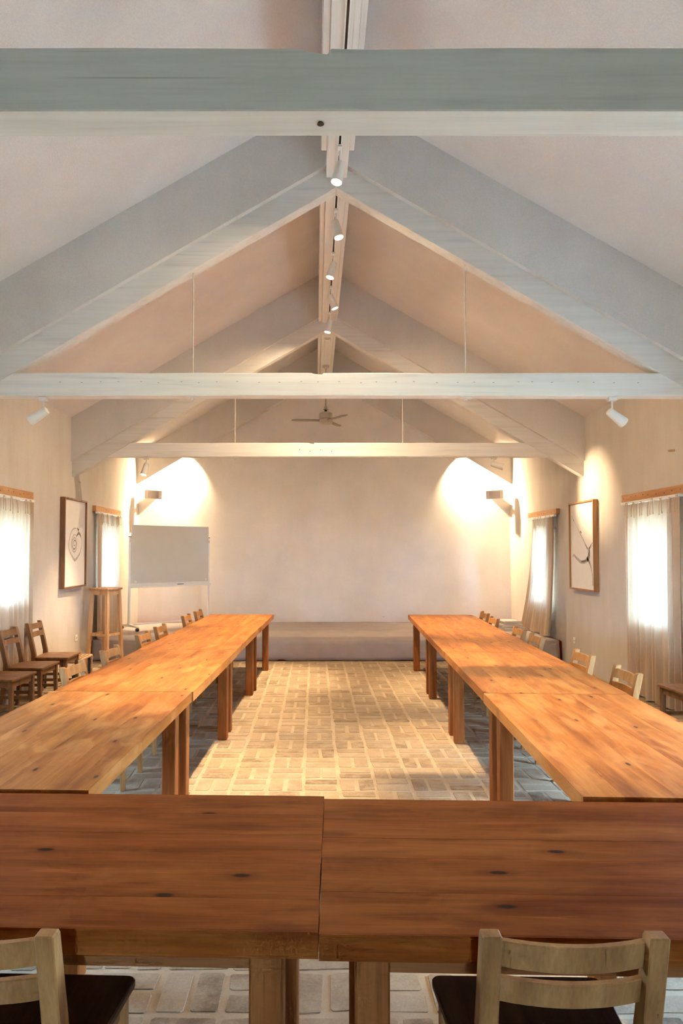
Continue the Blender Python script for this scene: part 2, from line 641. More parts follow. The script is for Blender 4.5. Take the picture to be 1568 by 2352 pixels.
def side_wall(name, side, x0, x1, top):
    mb = MB()
    ws = sorted([w for w in WIN if w[0] == side], key=lambda w: w[1])
    y = YF
    for _, a, b, z0, z1 in ws:
        mb.box(x0, x1, y, a, -0.1, top)
        mb.box(x0, x1, a, b, -0.1, z0)
        mb.box(x0, x1, a, b, z1, top)
        y = b
    mb.box(x0, x1, y, YB + WT, -0.1, top)
    return struct(mb.build(name, M['wall'], fix=False))


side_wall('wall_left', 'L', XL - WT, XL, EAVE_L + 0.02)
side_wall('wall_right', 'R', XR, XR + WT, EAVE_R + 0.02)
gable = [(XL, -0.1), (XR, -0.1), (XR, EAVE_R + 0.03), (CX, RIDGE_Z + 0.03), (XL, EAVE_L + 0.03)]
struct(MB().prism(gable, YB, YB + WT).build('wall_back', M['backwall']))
DX0, DX1, DZ = -0.32, 0.32, 2.12  # unseen glass door added behind the camera, sized for the light it gives
g2 = [(XL, DZ), (XR, DZ), (XR, EAVE_R + 0.03), (CX, RIDGE_Z + 0.03), (XL, EAVE_L + 0.03)]
struct(MB().prism(g2, YF - WT, YF).box(XL, DX0, YF - WT, YF, -0.1, DZ).box(DX1, XR, YF - WT, YF, -0.1, DZ).box(DX0, DX1, YF - WT, YF, -0.1, 0.0).build('wall_front', M['wall'], fix=False))
for k, (a, b) in enumerate(((DX0, DX1),)):
    y = YF - WT + 0.08
    d = struct(MB().box(a, a + 0.09, y - 0.02, y + 0.02, 0.0, DZ).box(b - 0.09, b, y - 0.02, y + 0.02, 0.0, DZ).box(a + 0.09, b - 0.09, y - 0.02, y + 0.02, 0.0, 0.2).box(a + 0.09, b - 0.09, y - 0.02, y + 0.02, DZ - 0.1, DZ).build('door_%d' % (k + 1), M['pine_frame'], fix=False))
    MB().box(a + 0.09, b - 0.09, y - 0.003, y + 0.003, 0.2, DZ - 0.1).build('pane', M['glass'], d)
    MB().box((b - 0.07, a + 0.04)[k], (b - 0.04, a + 0.07)[k], y + 0.02, y + 0.06, 0.98, 1.10).build('door_handle', M['grey'], d)
pl = bpy.data.lights.new('door_portal', 'AREA')
pl.shape = 'RECTANGLE'
pl.size, pl.size_y = DX1 - DX0, DZ
pl.cycles.is_portal = True
po = bpy.data.objects.new('door_portal', pl)
COL.objects.link(po)
po.location = (0, YF - WT - 0.02, DZ / 2)
po.rotation_euler = (pi / 2, 0, pi)
ov = 0.75
cz = lambda x: RIDGE_Z - SLOPE * abs(x - CX)
struct(MB().prism([(CX, RIDGE_Z), (XL - WT - ov, cz(XL - WT - ov)), (XL - WT - ov, cz(XL - WT - ov) + 0.18), (CX, RIDGE_Z + 0.18),
                   (XR + WT + ov, cz(XR + WT + ov) + 0.18), (XR + WT + ov, cz(XR + WT + ov))], YF - WT, YB + WT).build('ceiling', M['ceiling']))

for i, (side, a, b, z0, z1) in enumerate(WIN):
    x = XL - WT + 0.05 if side == 'L' else XR + WT - 0.05
    mb = MB()
    fw = 0.045
    xa, xb = x - 0.025, x + 0.025
    mb.box(xa, xb, a, a + fw, z0, z1).box(xa, xb, b - fw, b, z0, z1)
    mb.box(xa, xb, a + fw, b - fw, z0, z0 + fw).box(xa, xb, a + fw, b - fw, z1 - fw, z1)
    c = (a + b) / 2
    mb.box(xa, xb, c - 0.02, c + 0.02, z0 + fw, z1 - fw)
    w = struct(mb.build('window_%d' % (i + 1), M['pine_frame'], fix=False))
    for y0, y1 in ((a + fw, c - 0.02), (c + 0.02, b - fw)):
        MB().box(x - 0.003, x + 0.003, y0, y1, z0 + fw, z1 - fw).build('pane', M['glass'], w)
    s = 1 if side == 'L' else -1
    MB().box(min(x + s * 0.03, x + s * 0.21), max(x + s * 0.03, x + s * 0.21), a + 0.002, b - 0.002, z0 - 0.0, z0 + 0.02).build('window_sill', M['white'], w)
    pl = bpy.data.lights.new('window_portal', 'AREA')
    pl.shape = 'RECTANGLE'
    pl.size, pl.size_y = (b - a), (z1 - z0)
    pl.cycles.is_portal = True
    po = bpy.data.objects.new('window_portal', pl)
    COL.objects.link(po)
    po.location = (XL - WT - 0.02 if side == 'L' else XR + WT + 0.02, c, (z0 + z1) / 2)
    po.rotation_euler = Vector((-s, 0, 0)).to_track_quat('Z', 'Y').to_euler()

# floor: lime mortar bed with basket-weave bricks
floor = struct(MB().box(XL, XR, YF, YB, -0.1, 0.0).build('floor', M['mortar']))
MOD = 0.2485
PX0, PY0 = -0.081, 4.69
BL, BW = 0.222, 0.100
rng = random.Random(3)


def brick_data(r):
    """one worn brick: rounded irregular top, low chamfer"""
    hx, hy, c = BL / 2, BW / 2, 0.007
    pts = []
    for sx, sy in ((-1, -1), (1, -1), (1, 1), (-1, 1)):
        jx, jy = r.uniform(-0.010, 0.006), r.uniform(-0.007, 0.005)
        x, y = sx * (hx + jx), sy * (hy + jy)
        k = c * r.uniform(0.5, 1.6)
        if sx * sy > 0:
            pts += [(x, y - sy * k), (x - sx * k, y)]
        else:
            pts += [(x - sx * k, y), (x, y - sy * k)]
    top = [(p[0] * 0.98, p[1] * 0.96, 0.0028 + r.uniform(-0.0006, 0.0006)) for p in pts]
    vs = [(p[0], p[1], -0.004) for p in pts] + top
    n = len(pts)
    fs = [tuple(range(n, 2 * n))] + [(i, (i + 1) % n, (i + 1) % n + n, i + n) for i in range(n)]
    return vs, fs


variants = [brick_data(rng) for _ in range(8)]
vmesh = []
for vs, fs in variants:
    mb = MB()
    mb.add(vs, fs)
    me = mb.mesh('brick', fix=False)
    me.materials.append(M['brick'])
    vmesh.append(me)


def in_poly(p, poly):
    x, y = p
    c = False
    j = len(poly) - 1
    for i in range(len(poly)):
        a, b = poly[i], poly[j]
        if (a[1] > y) != (b[1] > y) and x < (b[0] - a[0]) * (y - a[1]) / (b[1] - a[1]) + a[0]:
            c = not c
        j = i
    return c


SEEN = [[(235, 1838), (1290, 1845), (1100, 1640), (955, 1519), (610, 1519), (440, 1640)],
        [(185, 2236), (565, 2236), (565, 2352), (345, 2352), (345, 2250)],
        [(683, 2200), (805, 2200), (805, 2352), (683, 2352)], [(888, 2262), (985, 2262), (985, 2352), (888, 2352)]]
places = []
for i in range(-16, 18):
    for j in range(-34, 26):
        x, y = PX0 + (i + 0.5) * MOD, PY0 + (j + 0.5) * MOD
        horiz = (i + j) % 2 == 0
        for k in (-1, 1):
            bx, by = (x, y + k * MOD / 4) if horiz else (x + k * MOD / 4, y)
            hx, hy = (BL / 2, BW / 2) if horiz else (BW / 2, BL / 2)
            if bx - hx < XL + 0.01 or bx + hx > XR - 0.01 or by - hy < YF + 0.01 or by + hy > STAGE_Y + 0.05:
                continue
            places.append((bx, by, 0 if horiz else pi / 2))
seen, rest = [], []
for p in places:
    q = project(p[0], p[1], 0)
    (seen if any(in_poly(q, S) for S in SEEN) else rest).append(p)
seen.sort(key=lambda p: p[1])
rest += seen[300:]
seen = seen[:300]
mass = MB()
for k, (x, y, r) in enumerate(seen):
    o = link('brick', vmesh[rng.randrange(8)], None, floor, (x + rng.uniform(-.003, .003), y + rng.uniform(-.003, .003), rng.uniform(-0.001, 0.0012)))
    o.rotation_euler = (0, 0, r + (pi if rng.random() < 0.5 else 0) + rng.uniform(-0.012, 0.012))
for x, y, r in rest:
    vs, fs = variants[rng.randrange(8)]
    a = r + rng.uniform(-0.012, 0.012)
    c, s = cos(a), sin(a)
    dx, dy, dz = rng.uniform(-.003, .003), rng.uniform(-.003, .003), rng.uniform(-0.001, 0.0012)
    mass.add([(x + dx + v[0] * c - v[1] * s, y + dy + v[0] * s + v[1] * c, v[2] + dz) for v in vs], fs)
bf = mass.build('brick_field', M['brickmass'], floor, fix=False)
bf['kind'] = 'stuff'

# ------------------------------------------------------------------ roof trusses
TL = ['whitewashed roof truss nearest the camera, its tie beam crossing the top of the picture',
      'whitewashed middle roof truss, tie beam with a row of nail marks and two end spotlights',
      'whitewashed farthest roof truss with tie beam, in front of the white stage wall']
notch = [(-0.045, 0.04, 0.018), (-0.03, 0.062, 0.014), (-0.09, -0.015, 0.02)]
for ti, ty in enumerate(TRUSS_Y):
    t = thing('roof_truss', TL[ti], 'truss', (CX, ty, 0), 0, 'whitewashed roof trusses')
    eb, et = (RAF_LOW - TIE_B) / SLOPE, (RAF_LOW - TIE_T) / SLOPE
    n0, n1, nd = notch[ti]
    n0, n1 = n0 - CX, n1 - CX
    r = random.Random(ti + 5)
    top = []
    for k in range(1, 14):
        x = et - 2 * et * k / 14
        if not (n0 - 0.1 < x < n1 + 0.1):
            top.append((x, TIE_T + r.uniform(-0.003, 0.003)))
    i0 = [k for k, p in enumerate(top) if p[0] < n0][0]
    top[i0:i0] = [(n1 + 0.005, TIE_T), (n1, TIE_T - nd), (n0 + 0.02, TIE_T - nd * 0.5), (n0, TIE_T)]
    poly = [(-eb, TIE_B), (0, TIE_B + 0.002), (eb, TIE_B), (et, TIE_T)] + top + [(-et, TIE_T)]
    tb = MB().prism(poly, 0, TIE_D).build('tie_beam', M['beam_x'], t, bevel=0.004)
    if ti == 1:
        mb = MB()
        for k in range(30):
            x = -2.3 + k * 0.165 + r.uniform(-0.03, 0.03)
            z = TIE_B + 0.115 + r.uniform(-0.006, 0.006)
            mb.box(x - 0.007, x + 0.007, -0.0015, 0.002, z - 0.0025, z + 0.0025)
        nm = mb.build('nail_marks', M['grey'], tb, fix=False)
        nm['kind'] = 'stuff'
    if ti == 0:
        MB().lathe([(0.0, 0), (0.011, 0), (0.009, 0.004)], 12, Matrix.Translation((-0.163, 0.06, TIE_B - 0.002))).build('bolt_hole', M['black'], tb)
    if ti == 2:
        for x, z in ((-0.39, 0.10), (-0.245, 0.075), (-0.10, 0.095), (0.05, 0.075)):
            MB().lathe([(0.0, 0), (0.007, 0), (0.006, 0.004)], 8, Matrix.Translation((x, 0.001, TIE_B + z)) @ Matrix.Rotation(pi / 2, 4, 'X')).build('nail_head', M['black'], tb)
    for s, wx in ((-1, CX - XL), (1, XR - CX)):
        zl, zt = RAF_LOW - SLOPE * wx, RAF_TOP - SLOPE * wx
        MB().prism([(0, RAF_LOW), (s * wx, zl), (s * wx, zt), (0, RAF_TOP)], 0, TIE_D).build('rafter', M['rafter'], t, bevel=0.003)
        MB().prism([(0, RAF_TOP - 0.012), (s * wx, zt - 0.012), (s * wx, RIDGE_Z - SLOPE * wx), (0, RIDGE_Z)], -0.055, TIE_D + 0.05).build('infill_panel', M['infill'], t)
    if ti > 0:
        for hx in ((-1.21, 1.092), (-1.283, 1.031))[ti - 1]:
            zt = RAF_LOW - SLOPE * abs(hx)
            rd = MB().tube([(hx, 0.06, TIE_B - 0.03), (hx, 0.06, zt + 0.02)], 0.006, 8).build('hanging_rod', M['rod'], t, smooth=True)
            MB().box(hx - 0.05, hx + 0.05, 0.02, 0.10, TIE_B - 0.006, TIE_B + 0.001).lathe([(0.012, -0.022), (0.012, 0)], 6, Matrix.Translation((hx, 0.06, TIE_B - 0.006))).build('washer_plate', M['white'], rd)
# boxed panels against the stage wall
t = struct(bpy.data.objects.new('trim_1', None))
COL.objects.link(t)
t.location = (CX, 12.66, 0)
t['label'] = 'tan boxed panels under the roof slope against the stage wall'
for s, wx in ((-1, CX - XL), (1, XR - CX)):
    MB().prism([(0, RAF_TOP), (s * wx, RAF_TOP - SLOPE * wx), (s * wx, RIDGE_Z - SLOPE * wx), (0, RIDGE_Z)], 0, YB - 12.66).build('infill_panel', M['infill'], t)

# ridge beam with side boards and the light track under it
t = thing('ridge_beam', 'white ridge beam with side boards running along the roof peak', 'beam', (CX, 0, 0))
MB().box(-0.085, 0.09, YF, YB, RB_Z, RIDGE_Z - 0.04).build('beam', M['beam_y'], t, bevel=0.004)
for y0, y1 in ((YF, 5.29), (5.79, YB)):
    MB().box(-0.13, -0.086, y0, y1, RB_Z + 0.022, RIDGE_Z - 0.06).build('side_board', M['beam_y'], t, bevel=0.003)
    MB().box(0.091, 0.13, y0, y1, RB_Z + 0.022, RIDGE_Z - 0.06).build('side_board', M['beam_y'], t, bevel=0.003)
for k, (y0, y1) in enumerate(((YF + 0.3, 5.58), (5.80, 9.14))):
    t = thing('light_track', ('white light track under the ridge beam, near section before the middle truss', 'white light track under the ridge beam, beyond the middle truss')[k], 'track', (CX + 0.012, 0, RB_Z), 0, 'light tracks under the ridge')
    MB().box(-0.018, -0.008, y0, y1, -0.02, 0).box(0.008, 0.018, y0, y1, -0.02, 0).build('rail', M['white'], t, fix=False)
    MB().box(-0.008, 0.008, y0, y1, -0.008, 0).build('slot', M['black'], t)


# ------------------------------------------------------------------ spotlights
def spotlight(label, top, drop, aim, power, angle=46, blend=0.7, lens='lens', group=None, adapter=(0.035, 0.12, 0.022), color=WARM, scale=1.0, soft=0.035, spill=0):
    t = thing('spotlight', label, 'spotlight', top, 0, group)
    aw, al, ah = adapter
    MB().box(-aw / 2, aw / 2, -al / 2, al / 2, -ah, 0).build('adapter', M['white'], t, bevel=0.003)
    pv = Vector((0, 0, -drop))
    MB().tube([(0, 0, -ah + 0.002), pv], 0.008, 8).build('stem', M['white'], t, smooth=True)
    d = (Vector(aim) - (Vector(top) + pv)).normalized()
    q = d.to_track_quat('-Z', 'Y')
    h = MB().lathe([(0.022, 0.042), (0.031, 0.038), (0.035, 0.02), (0.040, -0.06), (0.046, -0.125), (0.046, -0.132), (0.040, -0.132), (0.038, -0.118)], 24)
    head = h.build('head', M['white'], t, smooth=True, loc=pv)
    head.rotation_mode = 'QUATERNION'
    head.rotation_quaternion = q
    head.scale = (scale,) * 3
    MB().lathe([(0.0, -0.119), (0.039, -0.119), (0.039, -0.116), (0.0, -0.116)], 24).build('lens', M[lens], head)
    MB().tube([(-0.012, 0, 0), (0.012, 0, 0)], 0.014, 12).build('pivot', M['white'], t, smooth=True, loc=pv)
    if power:
        l = bpy.data.lights.new('spot', 'SPOT')
        l.energy = power
        l.color = color
        l.spot_size = radians(angle)
        l.spot_blend = blend
        l.shadow_soft_size = soft
        lo = bpy.data.objects.new('spot', l)
        COL.objects.link(lo)
        lo.parent = t
        lo.location = pv + d * 0.145 * scale
        lo.rotation_mode = 'QUATERNION'
        lo.rotation_quaternion = q
        if spill:
            l2 = bpy.data.lights.new('spot_spill', 'SPOT')
            l2.energy = spill
            l2.color = color
            l2.spot_size = radians(165)
            l2.spot_blend = 1.0
            l2.shadow_soft_size = soft
            so = bpy.data.objects.new('spot_spill', l2)
            COL.objects.link(so)
            so.parent = t
            so.location = pv + d * 0.145 * scale
            so.rotation_mode = 'QUATERNION'
            so.rotation_quaternion = q
    return t


RG = 'track spotlights under the ridge'
RP = 560
PW = (1.55, 0.9, 0.9, 0.9, 1.2)
ordn = ['first and largest lit track spotlight, before the middle truss', 'second lit track spotlight from the camera, just beyond the middle truss',
        'third lit track spotlight from the camera, tilted to the left', 'fourth lit track spotlight from the camera, tilted to the right',
        'fifth and smallest lit track spotlight, before the farthest truss']
aims = [(-0.72, 4.62, 0.0), (1.15, 5.55, 0.3), (-0.85, 6.75, 0.75), (1.62, 8.1, 0.75), (-0.75, 8.72, 0.1)]
for k, (y, dr) in enumerate(((5.19, .15), (6.17, .13), (7.08, .13), (7.99, .13), (8.86, .13))):
    spotlight('white cylinder, ' + ordn[k], (CX + 0.012, y, RB_Z - 0.02), dr, aims[k], RP * PW[k], 38, 0.95, 'lens', RG, spill=(80, 40, 30, 80, 160)[k])
spotlight('white track spotlight hidden behind the nearest tie beam', (CX + 0.012, 4.28, RB_Z - 0.02), 0.13, (1.30, 3.55, 0.75), RP * 0.72, 38, 0.95, 'lens', RG)
spotlight('white spotlight under the middle tie beam, left end, turned to the left wall', (-2.285, 5.70, TIE_B), 0.13, (-3.3, 5.8, 2.2), 40, 50, 0.9, 'lensdim', 'tie beam spotlights', (0.07, 0.05, 0.03))
spotlight('white spotlight under the middle tie beam, right end, turned to the right wall', (2.50, 5.70, TIE_B), 0.14, (3.6, 5.95, 2.05), 40, 50, 0.9, 'lensdim', 'tie beam spotlights', (0.07, 0.05, 0.03))
spotlight('lit white spotlight under the farthest tie beam, left end, pointing down', (-2.325, 9.36, TIE_B), 0.12, (-2.85, 8.75, 0.3), 190, 62, 1.0, 'lens', 'tie beam spotlights', (0.07, 0.05, 0.03))
spotlight('white spotlight under the farthest tie beam, right end, showing its round yellow lens', (2.465, 9.36, TIE_B), 0.10, (3.62, 9.0, 2.45), 100, 62, 1.0, 'lensdim', 'tie beam spotlights', (0.07, 0.05, 0.03))
for s, x, ax in ((-1, -2.12, -3.25), (1, 2.49, 3.6)):
    zt = RAF_TOP - SLOPE * abs(x - CX)
    spotlight('white spotlight by the stage wall shining on the %s corner speaker' % ('left' if s < 0 else 'right'), (x, 12.70, zt), 0.155, (ax, 12.82, 2.25), 250, 100, 1.0, 'lens', 'stage wall spotlights', (0.07, 0.05, 0.03), spill=175)

# smoke detector
t = thing('smoke_detector', 'small round white smoke detector under the far ridge beam', 'detector', (CX + 0.005, 10.0, RB_Z))
MB().lathe([(0.05, 0), (0.052, -0.012), (0.04, -0.03), (0.0, -0.034)], 20).build('body', M['white'], t, smooth=True)
for x in (-0.018, 0, 0.018):
    MB().box(x - 0.004, x + 0.004, -0.056, -0.02, -0.027, -0.02).build('vent_slot', M['black'], t)

# ceiling fan
t = thing('ceiling_fan', 'cream three-blade ceiling fan on a long rod before the stage wall', 'fan', (CX + 0.005, 11.48, 0))
MB().tube([(0, 0, 3.99), (0, 0, RB_Z - 0.02)], 0.011, 10).build('rod', M['fan'], t, smooth=True)
MB().lathe([(0.06, RB_Z), (0.055, RB_Z - 0.03), (0.015, RB_Z - 0.06)], 16).build('canopy', M['fan'], t, smooth=True)
MB().lathe([(0.012, 4.09), (0.03, 4.06), (0.045, 4.02), (0.02, 4.018)], 16).build('rod_cover', M['fan'], t, smooth=True)
MB().lathe([(0.022, 4.02), (0.024, 3.985), (0.015, 3.98)], 12).build('ball_joint', M['black'], t, smooth=True)
MB().lathe([(0.02, 3.985), (0.09, 3.975), (0.112, 3.955), (0.112, 3.87), (0.108, 3.864)], 28).build('motor_housing', M['fan'], t, smooth=True)
MB().lathe([(0.108, 3.868), (0.108, 3.858)], 28).build('band', M['black'], t, smooth=True)
MB().lathe([(0.112, 3.858), (0.112, 3.80), (0.10, 3.785), (0.06, 3.775), (0.0, 3.772)], 28).build('lower_housing', M['fan'], t, smooth=True)
for k, a in enumerate((radians(184), radians(64), radians(-56))):
    bm_ = MB()
    Mx = Matrix.Rotation(a, 4, 'Z') @ Matrix.Translation((0, 0, 3.838)) @ Matrix.Rotation(radians(5), 4, 'X')
    pts = [(0.10, -0.045), (0.2, -0.06), (0.5, -0.058), (0.57, -0.035), (0.585, 0), (0.57, 0.035), (0.5, 0.058), (0.2, 0.06), (0.10, 0.045)]
    bm_.prism(pts, -0.004, 0.004, 'z', Mx)
    bm_.build('blade', M['blade'], t)


# ------------------------------------------------------------------ tables
def make_table(label, center, rz, L, Wd, seed, group, H=0.75, mat='table'):
    r = random.Random(seed)
    t = thing('dining_table', label, 'table', (center[0], center[1], 0.003), rz, group)
    th = 0.060
    H -= 0.003
    n = 5
    ws = [r.uniform(0.8, 1.2) for _ in range(n)]
    k = Wd / sum(ws)
    y = -Wd / 2
    for i in range(n):
        w = ws[i] * k
        e0, e1 = r.uniform(-0.001, 0.001), r.uniform(-0.001, 0.001)
        mb = MB()
        dz = r.uniform(-0.0003, 0.0003)
        mb.box(-L / 2 + e0, L / 2 + e1, y + 0.0001, y + w - 0.0001, H - th + dz, H + dz)
        me = mb.mesh('plank', bevel=0.0004)
        if i in (0, n - 1):
            bm = bmesh.new()
            bm.from_mesh(me)
            yo = -Wd / 2 if i == 0 else Wd / 2
            es = [e for e in bm.edges if all(abs(v.co.y - yo) < 0.003 for v in e.verts) and abs(e.verts[0].co.x - e.verts[1].co.x) > 0.3]
            bmesh.ops.bevel(bm, geom=es, offset=0.006, segments=2, affect='EDGES')
            bm.to_mesh(me)
            bm.free()
        link('plank', me, M[mat], t)
        y += w
    lx, ly, lw = L / 2 - 0.125, Wd / 2 - 0.10, 0.082
    leg = MB().box(-lw / 2, lw / 2, -lw / 2, lw / 2, 0, H - th).mesh('leg', bevel=0.005)
    for sx in (-1, 1):
        for sy in (-1, 1):
            link('leg', leg, M['tableleg'], t, (sx * lx, sy * ly, 0))
    for sy in (-1, 1):
        MB().box(-lx + lw / 2, lx - lw / 2, sy * ly - 0.014, sy * ly + 0.014, H - th - 0.075, H - th).build('apron', M['apron'], t, bevel=0.002)
    for sx in (-1, 1):
        MB().box(-0.014, 0.014, -ly + lw / 2, ly - lw / 2, H - th - 0.075, H - th).build('apron', M['apron'], t, bevel=0.002, loc=(sx * lx, 0, 0))
    return t


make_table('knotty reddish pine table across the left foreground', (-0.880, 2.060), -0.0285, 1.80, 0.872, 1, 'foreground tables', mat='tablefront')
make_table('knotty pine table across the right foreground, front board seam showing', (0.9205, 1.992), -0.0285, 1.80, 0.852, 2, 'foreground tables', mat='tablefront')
lab = ['nearest table of the left row, pale worn inner edge', 'second table of the left row from the camera', 'third table of the left row from the camera', 'farthest table of the left row, by the whiteboard']
Wd = 0.875
for k, (y0, y1, off) in enumerate(((2.545, 4.292, -0.004), (4.298, 6.112, 0.004), (6.118, 7.918, -0.003), (7.924, 9.526, 0.002))):
    ym = (y0 + y1) / 2
    xi = -0.574 + 0.0354 * (ym - 9.526) + off
    make_table('pine dining table, ' + lab[k], (xi - Wd / 2, ym), pi / 2 - 0.0354, y1 - y0, Wd, 10 + k, 'left row of tables')
lab = ['nearest table of the right row, rounded chipped inner edge', 'second table of the right row from the camera', 'third table of the right row from the camera', 'farthest table of the right row']
for k, (y0, y1, off) in enumerate(((2.445, 4.222, -0.004), (4.228, 5.965, 0.003), (5.971, 7.712, 0.0), (7.718, 9.461, 0.002))):
    ym = (y0 + y1) / 2
    xi = 1.285 + 0.0468 * (ym - 9.461) + off
    make_table('pine dining table, ' + lab[k], (xi + Wd / 2, ym), pi / 2 - 0.0468, y1 - y0, Wd, 20 + k, 'right row of tables')


# ------------------------------------------------------------------ chairs (facing +y, origin on the floor under the seat)
def make_chair(dark):
    wm = M['chairdark'] if dark else M['chair']
    sm = M['chairdark'] if dark else M['chairseat']
    t = bpy.data.objects.new('dining_chair', None)
    COL.objects.link(t)
    # seat: trapezoid with rounded corners, slightly dished
    def rounded(pts, rad, n=4):
        out = []
        m = len(pts)
        for i in range(m):
            p0, p1, p2 = Vector(pts[i - 1]), Vector(pts[i]), Vector(pts[(i + 1) % m])
            a, b = (p0 - p1).normalized(), (p2 - p1).normalized()
            s, e = p1 + a * rad, p1 + b * rad
            for k in range(n + 1):
                u = k / n
                out.append(tuple(s * (1 - u) ** 2 + p1 * 2 * u * (1 - u) + e * u * u))
        return out
    sp = rounded([(-0.20, -0.185), (0.20, -0.185), (0.232, 0.205), (-0.232, 0.205)], 0.03)
    MB().prism(sp, 0.428, 0.450, 'z').build('seat', sm, t, bevel=0.004)
    for s in (-1, 1):
        MB().bar((s * 0.196, 0.175, 0), (s * 0.192, 0.165, 0.428), 0.030, 0.030, (0, 1, 0), 0.042, 0.042).build('leg', wm, t, bevel=0.003)
        # rear stile: leg, bend at the seat, raked back post
        x = s * 0.172
        prof = [(-0.245, 0.0), (-0.215, 0.0), (-0.165, 0.40), (-0.162, 0.47), (-0.190, 0.60), (-0.243, 0.812), (-0.250, 0.82), (-0.285, 0.82), (-0.238, 0.60), (-0.212, 0.48), (-0.214, 0.40)]
        MB().prism(prof, x - 0.0205, x + 0.0205, 'x').build('stile', wm, t, bevel=0.003)
    def slat(z0, z1, yc):
        mb = MB()
        n = 10
        pts = []
        for k in range(n + 1):
            u = -1 + 2 * k / n
            pts.append((u * 0.153, -0.026 * (1 - u * u)))
        rake = -0.24
        for (za, zb) in ((z0, z1),):
            vs, fs = [], []
            for x, dy in pts:
                for z in (za, zb):
                    yy = yc + dy + (z - z0) * rake
                    vs += [(x, yy - 0.009, z), (x, yy + 0.009, z)]
            for k in range(n):
                a, b = 4 * k, 4 * (k + 1)
                fs += [(a, b, b + 2, a + 2), (a + 1, a + 3, b + 3, b + 1), (a + 2, b + 2, b + 3, a + 3), (a, a + 1, b + 1, b)]
            fs += [(0, 2, 3, 1), (4 * n, 4 * n + 1, 4 * n + 3, 4 * n + 2)]
            mb.add(vs, fs)
        return mb
    slat(0.738, 0.800, -0.235).build('slat', wm, t, bevel=0.002)
    slat(0.655, 0.712, -0.215).build('slat', wm, t, bevel=0.002)
    for s in (-1, 1):
        MB().bar((s * 0.176, -0.175, 0.398), (s * 0.192, 0.150, 0.398), 0.018, 0.058).build('seat_rail', wm, t)
        MB().bar((s * 0.178, -0.20, 0.20), (s * 0.194, 0.165, 0.20), 0.018, 0.030).build('stretcher', wm, t)
    MB().bar((-0.175, 0.168, 0.398), (0.175, 0.168, 0.398), 0.018, 0.058).build('seat_rail', wm, t)
    MB().bar((-0.155, -0.188, 0.398), (0.155, -0.188, 0.398), 0.018, 0.058).build('seat_rail', wm, t)
    return t


protos = {False: make_chair(False), True: make_chair(True)}
used = {False: False, True: False}


def chair(label, x, y, rz, dark=False, group=None):
    c = copy_tree(protos[dark]) if used[dark] else protos[dark]
    used[dark] = True
    c.location = (x, y, 0.004)
    c.rotation_euler = (0, 0, rz)
    return tag(c, label, 'chair', group)


# foreground
chair('light wooden chair in the left foreground, cut by the picture edge', -0.725, 1.735, -0.03, False, 'foreground chairs')
chair('light wooden chair with two curved slats in the right foreground', 0.545, 1.725, -0.02, False, 'foreground chairs')
# left row, facing +x (right)
ordl = ['nearest of the six', 'second of the six from the camera', 'third of the six from the camera', 'fourth of the six from the camera', 'fifth of the six from the camera', 'farthest of the six']
for k, (bx, by) in enumerate(((-1.729, 4.89), (-1.709, 5.70), (-1.697, 6.74), (-1.688, 7.45), (-1.634, 8.67), (-1.592, 9.30))):
    chair('light wooden chair tucked behind the left table row, ' + ordl[k], bx + 0.265, by, -pi / 2 - 0.04, False, 'chairs of the left table row')
for k, (bx, by) in enumerate(((2.124, 4.68), (2.137, 5.46), (2.128, 6.58), (2.153, 7.21), (2.180, 8.33), (2.241, 9.03))):
    chair('light wooden chair tucked behind the right table row, ' + ordl[k], bx - 0.265, by, pi / 2 - 0.03, False, 'chairs of the right table row')
# along the walls
for k, (y, lb) in enumerate(((7.80, 'farthest of three, beside the low cane stool'), (7.13, 'middle one of three, in front of the curtain'), (6.51, 'nearest of three, only seat and legs seen'))):
    chair('brown wooden chair by the left wall, ' + lb, -2.93, y, -pi / 2 + 0.02 - 0.05 * k, True, 'chairs along the left wall')
chair('brown wooden chair against the right wall below the near curtain', 3.235, 5.88, pi / 2 + 0.03, True, 'chairs along the right wall')
chair('brown wooden chair mostly cut off by the right picture edge', 3.19, 5.30, pi / 2 - 0.02, True, 'chairs along the right wall')

# ------------------------------------------------------------------ tall stool
t = thing('tall_stool', 'tall square pine stool with a footrail before the stage, left', 'stool', (-2.985, 9.78, 0.004), radians(-22))
MB().box(-0.175, 0.175, -0.175, 0.175, 1.075, 1.10).build('seat', M['stoolwood'], t, bevel=0.012, seg=2)
for sx in (-1, 1):
    for sy in (-1, 1):
        MB().bar((sx * 0.165, sy * 0.165, 0), (sx * 0.128, sy * 0.128, 1.075), 0.045, 0.045, (0, 1, 0)).build('leg', M['stoolwood'], t, bevel=0.003)
for s in (-1, 1):
    MB().box(-0.11, 0.11, s * 0.128 - 0.011, s * 0.128 + 0.011, 1.005, 1.075).build('apron', M['stoolwood'], t)
    MB().box(s * 0.128 - 0.011, s * 0.128 + 0.011, -0.11, 0.11, 1.005, 1.075).build('apron', M['stoolwood'], t)
    MB().box(-0.13, 0.13, s * 0.150 - 0.011, s * 0.150 + 0.011, 0.43, 0.462).build('footrail', M['stoolwood'], t)
    MB().box(s * 0.150 - 0.011, s * 0.150 + 0.011, -0.13, 0.13, 0.43, 0.462).build('footrail', M['stoolwood'], t)

